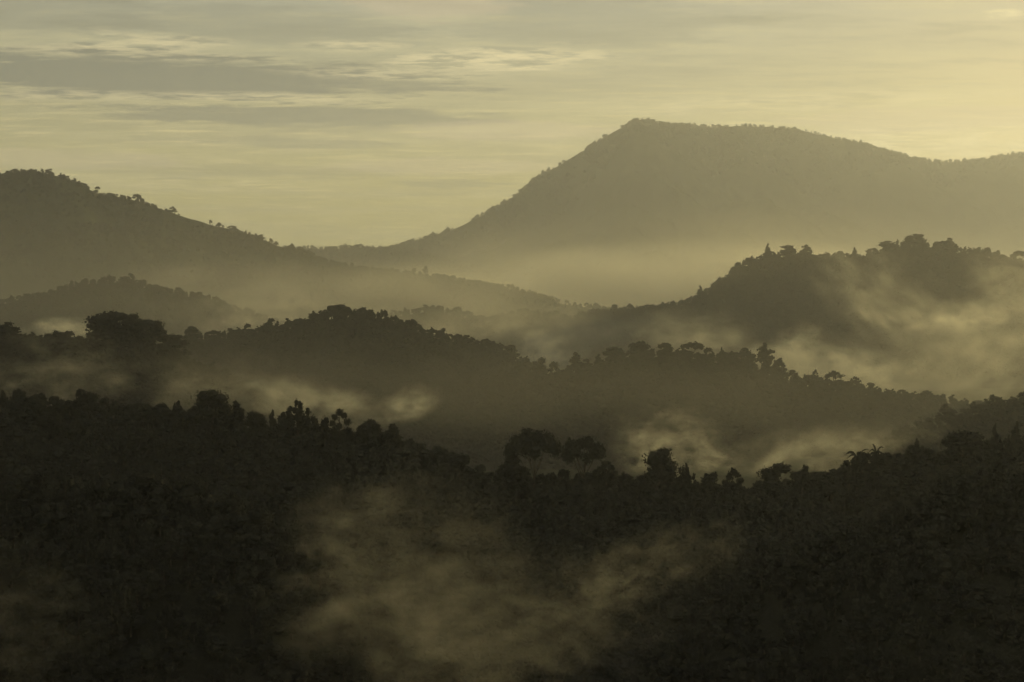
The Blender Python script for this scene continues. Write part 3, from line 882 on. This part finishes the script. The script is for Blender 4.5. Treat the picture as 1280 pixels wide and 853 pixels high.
c = mixc(W('MULTIPLY', W('MULTIPLY', rng_(ripple, 0.52, 0.70), low_), 0.75), c, (6.6, 5.6, 2.8))        # lit edges and ripples
ragged = deck(1.3, 2.2, 4.0, 5, 0.68, 2.2, 0)
edge = W('ADD', W('MULTIPLY', fine, 0.5), W('MULTIPLY', ragged, 0.5))
shred = rng_(ragged, 0.42, 0.60)
def cloud(px, py, rx, ry, st, col, namp=2.6):
    """a cloud seen at that place of the sky; size in photo pixels (0.0358 degrees each)"""
    global c
    az = math.atan((px - 640) / F); el = math.atan((HOR - py) / F * math.cos(az))
    k = 57.3 / F
    c = mixc(W('MULTIPLY', band(math.degrees(az), math.degrees(el), rx * k * 1.25, ry * k * 1.35, edge, namp, 2.6), st), c, col) if col is not LIT else mixc(
        W('MULTIPLY', W('MULTIPLY', band(math.degrees(az), math.degrees(el), rx * k * 1.5, ry * k * 1.7, edge, namp, 2.6), shred), st * 1.15), c, col)
GREY, LIT, PINK = (1.45, 1.58, 1.35), (7.4, 6.4, 3.7), (5.6, 4.6, 3.1)
for a in ((60, 18, 120, 22, .2, GREY), (330, 36, 190, 20, .3, GREY), (170, 97, 300, 24, .95, GREY), (430, 108, 150, 11, .6, GREY), (370, 147, 230, 11, .8, GREY), (390, 181, 110, 6, .45, GREY),
          (560, 231, 60, 5, .4, GREY), (730, 30, 160, 40, .25, GREY), (300, 215, 200, 8, .3, GREY),
          (190, 56, 95, 8, .55, LIT), (440, 62, 60, 6, .5, LIT), (640, 76, 110, 13, .8, LIT), (560, 80, 60, 6, .4, LIT), (500, 96, 120, 6, .35, LIT), (95, 122, 110, 5, .4, LIT), (330, 125, 150, 5, .45, LIT),
          (150, 70, 160, 6, .35, LIT), (1245, 21, 24, 5, .9, LIT), (740, 69, 20, 4, .5, LIT), (1150, 180, 150, 18, .65, LIT), (980, 130, 260, 10, .4, LIT), (540, 8, 90, 20, .45, PINK), (60, 200, 160, 10, .35, PINK),
          (640, 165, 130, 10, .4, PINK), (560, 210, 150, 9, .35, PINK), (1180, 150, 160, 14, .4, PINK), (240, 230, 160, 8, .3, LIT)):
    cloud(*a, 4.0 if a[5] is LIT else 2.8)
nt.links.new(c, bg.inputs['Color'])
# the streaked part of the sky lies low in the east; elsewhere the cover is plain (and cheaper to evaluate)
bg2 = nt.nodes.new('ShaderNodeBackground'); bg2.inputs['Strength'].default_value = 0.1
nt.links.new(plain, bg2.inputs['Color'])
east = W('MULTIPLY', W('LESS_THAN', W('ABSOLUTE', azim), R(27)), W('LESS_THAN', elev, R(16)))
ms = nt.nodes.new('ShaderNodeMixShader')
nt.links.new(east, ms.inputs[0]); nt.links.new(bg2.outputs[0], ms.inputs[1]); nt.links.new(bg.outputs[0], ms.inputs[2])
nt.links.new(ms.outputs[0], wo.inputs['Surface'])

sd = bpy.data.lights.new('sun', 'SUN'); sd.energy = 3.3; sd.angle = R(0.5); sd.color = (1.0, 0.85, 0.44)
so = bpy.data.objects.new('sun', sd); COL.objects.link(so)
sdir = Vector((math.sin(SUN_AZ) * math.cos(SUN_EL), math.cos(SUN_AZ) * math.cos(SUN_EL), math.sin(SUN_EL)))
so.rotation_euler = sdir.to_track_quat('Z', 'Y').to_euler()

# ------------------------------------------------------------------ render settings
scene.render.engine = 'CYCLES'
cy = scene.cycles
cy.max_bounces = 6; cy.diffuse_bounces = 2; cy.glossy_bounces = 1; cy.volume_bounces = 1; cy.transmission_bounces = 2
cy.transparent_max_bounces = 16
cy.volume_step_rate = 1.0; cy.volume_max_steps = 128
cy.use_denoising = True
cy.denoiser = 'OPENIMAGEDENOISE'
cy.denoising_input_passes = 'RGB_ALBEDO_NORMAL'
cy.use_adaptive_sampling = True; cy.adaptive_threshold = 0.05; cy.adaptive_min_samples = 16
cy.caustics_reflective = False; cy.caustics_refractive = False
vs = scene.view_settings
scene.display_settings.display_device = 'sRGB'
vs.view_transform = 'Standard'; vs.look = 'None'; vs.gamma = 1.0; vs.use_curve_mapping = False
vs.exposure = 0.2
